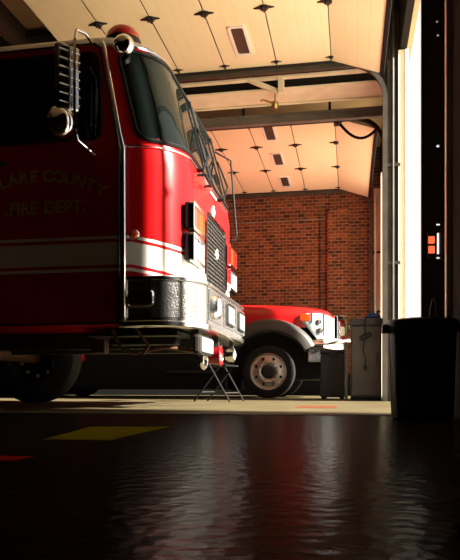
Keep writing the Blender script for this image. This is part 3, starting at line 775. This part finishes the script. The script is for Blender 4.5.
# grey cabinet
GC = thing('storage_cabinet', 'grey steel cabinet standing at the door pillar right of the pickup truck', 'cabinet', (.205, 8.72, 0))
MB().box(-.20, .19, .02, .55, .05, .97, .008).build('body', M['cabinet'], GC)
MB().box(-.185, .175, 0, .025, .07, .955, .006).build('door', M['cabinet'], GC)
lab(MB().box(-.22, .21, -.02, .57, .97, 1.06, .012).build('top', M['blackplastic'], GC), 'black cabinet top')
MB().box(-.20, .19, .05, .53, 0, .05).build('plinth', M['black'], GC)
MB().box(.12, .135, -.025, 0, .48, .62, .004).build('handle', M['darksteel'], GC)
bp_ = MB().box(-.026, .012, 8.68, 9.2, 0, .76, .004, Matrix.Translation((-.045, 0, 0)))
tag(bp_.build('board', M['cabinet']), 'narrow grey board standing on edge against the left side of the cabinet', 'board')
PC = thing('power_cord', 'black cord with a plug hanging down the front of the grey cabinet', 'cord', (.19, 8.685, 1.05))
MB().tube([(0, -.012, .0), (.0, -.022, -.06), (.005, -.022, -.24), (-.03, -.024, -.40), (.01, -.022, -.52), (.0, -.02, -.60)], .007, 6).build('cable', M['black'], PC, True)
MB().box(-.07, .08, -.05, -.025, -.26, -.20, .012, Matrix.Translation((0, 0, -.23)) @ Matrix.Rotation(-.5, 4, 'Y') @ Matrix.Translation((0, 0, .23))).build('plug_block', M['black'], PC)
MB().box(-.02, .02, -.04, -.012, -.66, -.59, .008).build('plug', M['black'], PC)
rows = []
for i in range(13):
    r = []
    for j in range(9):
        x = -.10+.20*i/12; y = -.12+.24*j/8
        e = min(i, 12-i, 3)/3*min(j, 8-j, 2)/2
        r.append((x, y, .012+e*(.045+.018*math.sin(9*x*10+j)+.012*math.cos(13*y*6+i))))
    rows.append(r)
rag = MB().grid(rows).build('folded_cloth', M['blue'], None, True, solid=.006)
rag.location = (.29, 8.86, 1.062); tag(rag, 'blue cloth lying on top of the grey cabinet', 'cloth')
# black chest
BC = thing('storage_chest', 'black storage chest standing between the pickup truck bumper and the grey cabinet', 'chest', (-.25, 9.75, 0))
MB().box(-.175, .175, 0, .6, .03, .66, .015).build('body', M['blackplastic'], BC)
MB().box(-.185, .185, -.012, .61, .66, .72, .015).build('lid', M['blackplastic'], BC)
MB().box(-.05, .05, -.03, 0, .60, .68, .006).build('latch', M['darksteel'], BC)
for x in (-.13, .13): MB().box(x-.03, x+.03, .04, .56, 0, .03).build('foot', M['black'], BC)
# fire extinguisher on the brick pilaster
EX = thing('fire_extinguisher', 'small red fire extinguisher with a paper label hanging on the brick pilaster', 'fire extinguisher', (-.195, 13.835, 1.0)); EX.scale = (1.3, 1.3, 1.3)
MB().lathe([(.06, 0), (.068, .015), (.068, .33), (.055, .375), (.03, .40), (.022, .41), (.022, .43)], (0, 0, 0), 'z', 24).build('cylinder', M['extred'], EX, True)
MB().lathe([(.0695, .17), (.0695, .31)], (0, 0, 0), 'z', 24, cap=False).build('paper_label', M['paper'], EX, True)
MB().box(-.03, .03, -.02, .02, .43, .47, .005).build('valve', M['black'], EX)
MB().box(-.09, .02, -.014, .014, .475, .495, .004, Matrix.Rotation(.15, 4, 'Y')).build('handle', M['chrome_soft'], EX)
MB().tube([(.02, 0, .45), (.075, -.02, .43), (.09, -.02, .33), (.085, -.02, .2)], .012, 8).build('hose', M['green'], EX, True)
MB().box(-.03, .03, .06, .082, .1, .36).build('wall_bracket', M['darksteel'], EX)
# black ribbed barrel beside the near door jamb
BR = thing('trash_barrel', 'large black ribbed barrel in the dark foreground beside the near door jamb', 'barrel', (.395, 3.86, 0))
def rib(a, h): return 1+.018*(1 if math.sin(a*14) > .2 else 0)
MB().lathe([(.155, 0), (.165, .01), (.172, .15), (.178, .35), (.183, .50)], seg=112, radial=rib).build('body', M['blackplastic'], BR)
MB().lathe([(.183, .495), (.193, .50), (.197, .52), (.195, .545), (.185, .552), (.18, .545)], seg=56).build('rim', M['blackplastic'], BR, True)
for a in (PI, 0): MB().box(-.035, .03, -.05, .05, .48, .53, .01, Matrix.Rotation(a, 4, 'Z') @ Matrix.Translation((.19, 0, 0)) if a else Matrix.Translation((.165, 0, 0))).build('handle', M['blackplastic'], BR)
MB().tube([(.03, -.1, .55), (.033, -.1, .60), (.045, -.1, .655), (.055, -.1, .66), (.062, -.1, .64), (.068, -.1, .55)], .004, 6).build('bail_wire', M['steel'], BR, True)
# lit control box on the near jamb
CB = thing('door_control', 'small black door control box with two lit orange squares on the near jamb', 'control box', (.53, 4.385, 1.08))
MB().box(.03, .068, -.04, .022, -.10, .10, .008).build('housing', M['blackplastic'], CB)
MB().box(-.048, -.001, -.015, .015, -.08, .075, .004).build('lamp_panel', M['blackplastic'], CB)
for z in (.026, -.035): MB().box(-.044, -.006, -.019, -.013, z-.022, z+.024, .003).build('indicator_lamp', M['indicator'], CB)
MB().tube([(.05, -.02, .10), (.055, -.02, .30), (.06, -.015, 2.6)], .006, 6).build('cable', M['black'], CB)

# ------------------------------------------------------------------ light
sd = bpy.data.lights.new('sun', 'SUN'); sd.energy = 30; sd.angle = math.radians(1.6); sd.color = (1, .93, .80)
so = bpy.data.objects.new('sun', sd); COL.objects.link(so)
EL, AZ = math.radians(31), math.radians(13.2)
so.rotation_euler = Vector((-math.cos(EL)*math.cos(AZ), math.cos(EL)*math.sin(AZ), -math.sin(EL))).to_track_quat('-Z', 'Y').to_euler()
so.location = (8, 6, 6)
wd = bpy.data.worlds.new('world'); SC.world = wd; wd.use_nodes = True
wd.node_tree.nodes['Background'].inputs[0].default_value = (1, .96, .90, 1); wd.node_tree.nodes['Background'].inputs[1].default_value = 1.1
vs = SC.view_settings; vs.view_transform = 'Standard'; vs.look = 'None'; vs.gamma = 1; vs.use_curve_mapping = False; vs.exposure = 0
SC.cycles.max_bounces = 10; SC.cycles.diffuse_bounces = 6; SC.cycles.caustics_reflective = True; SC.cycles.use_denoising = True
SC.cycles.sample_clamp_indirect = 6
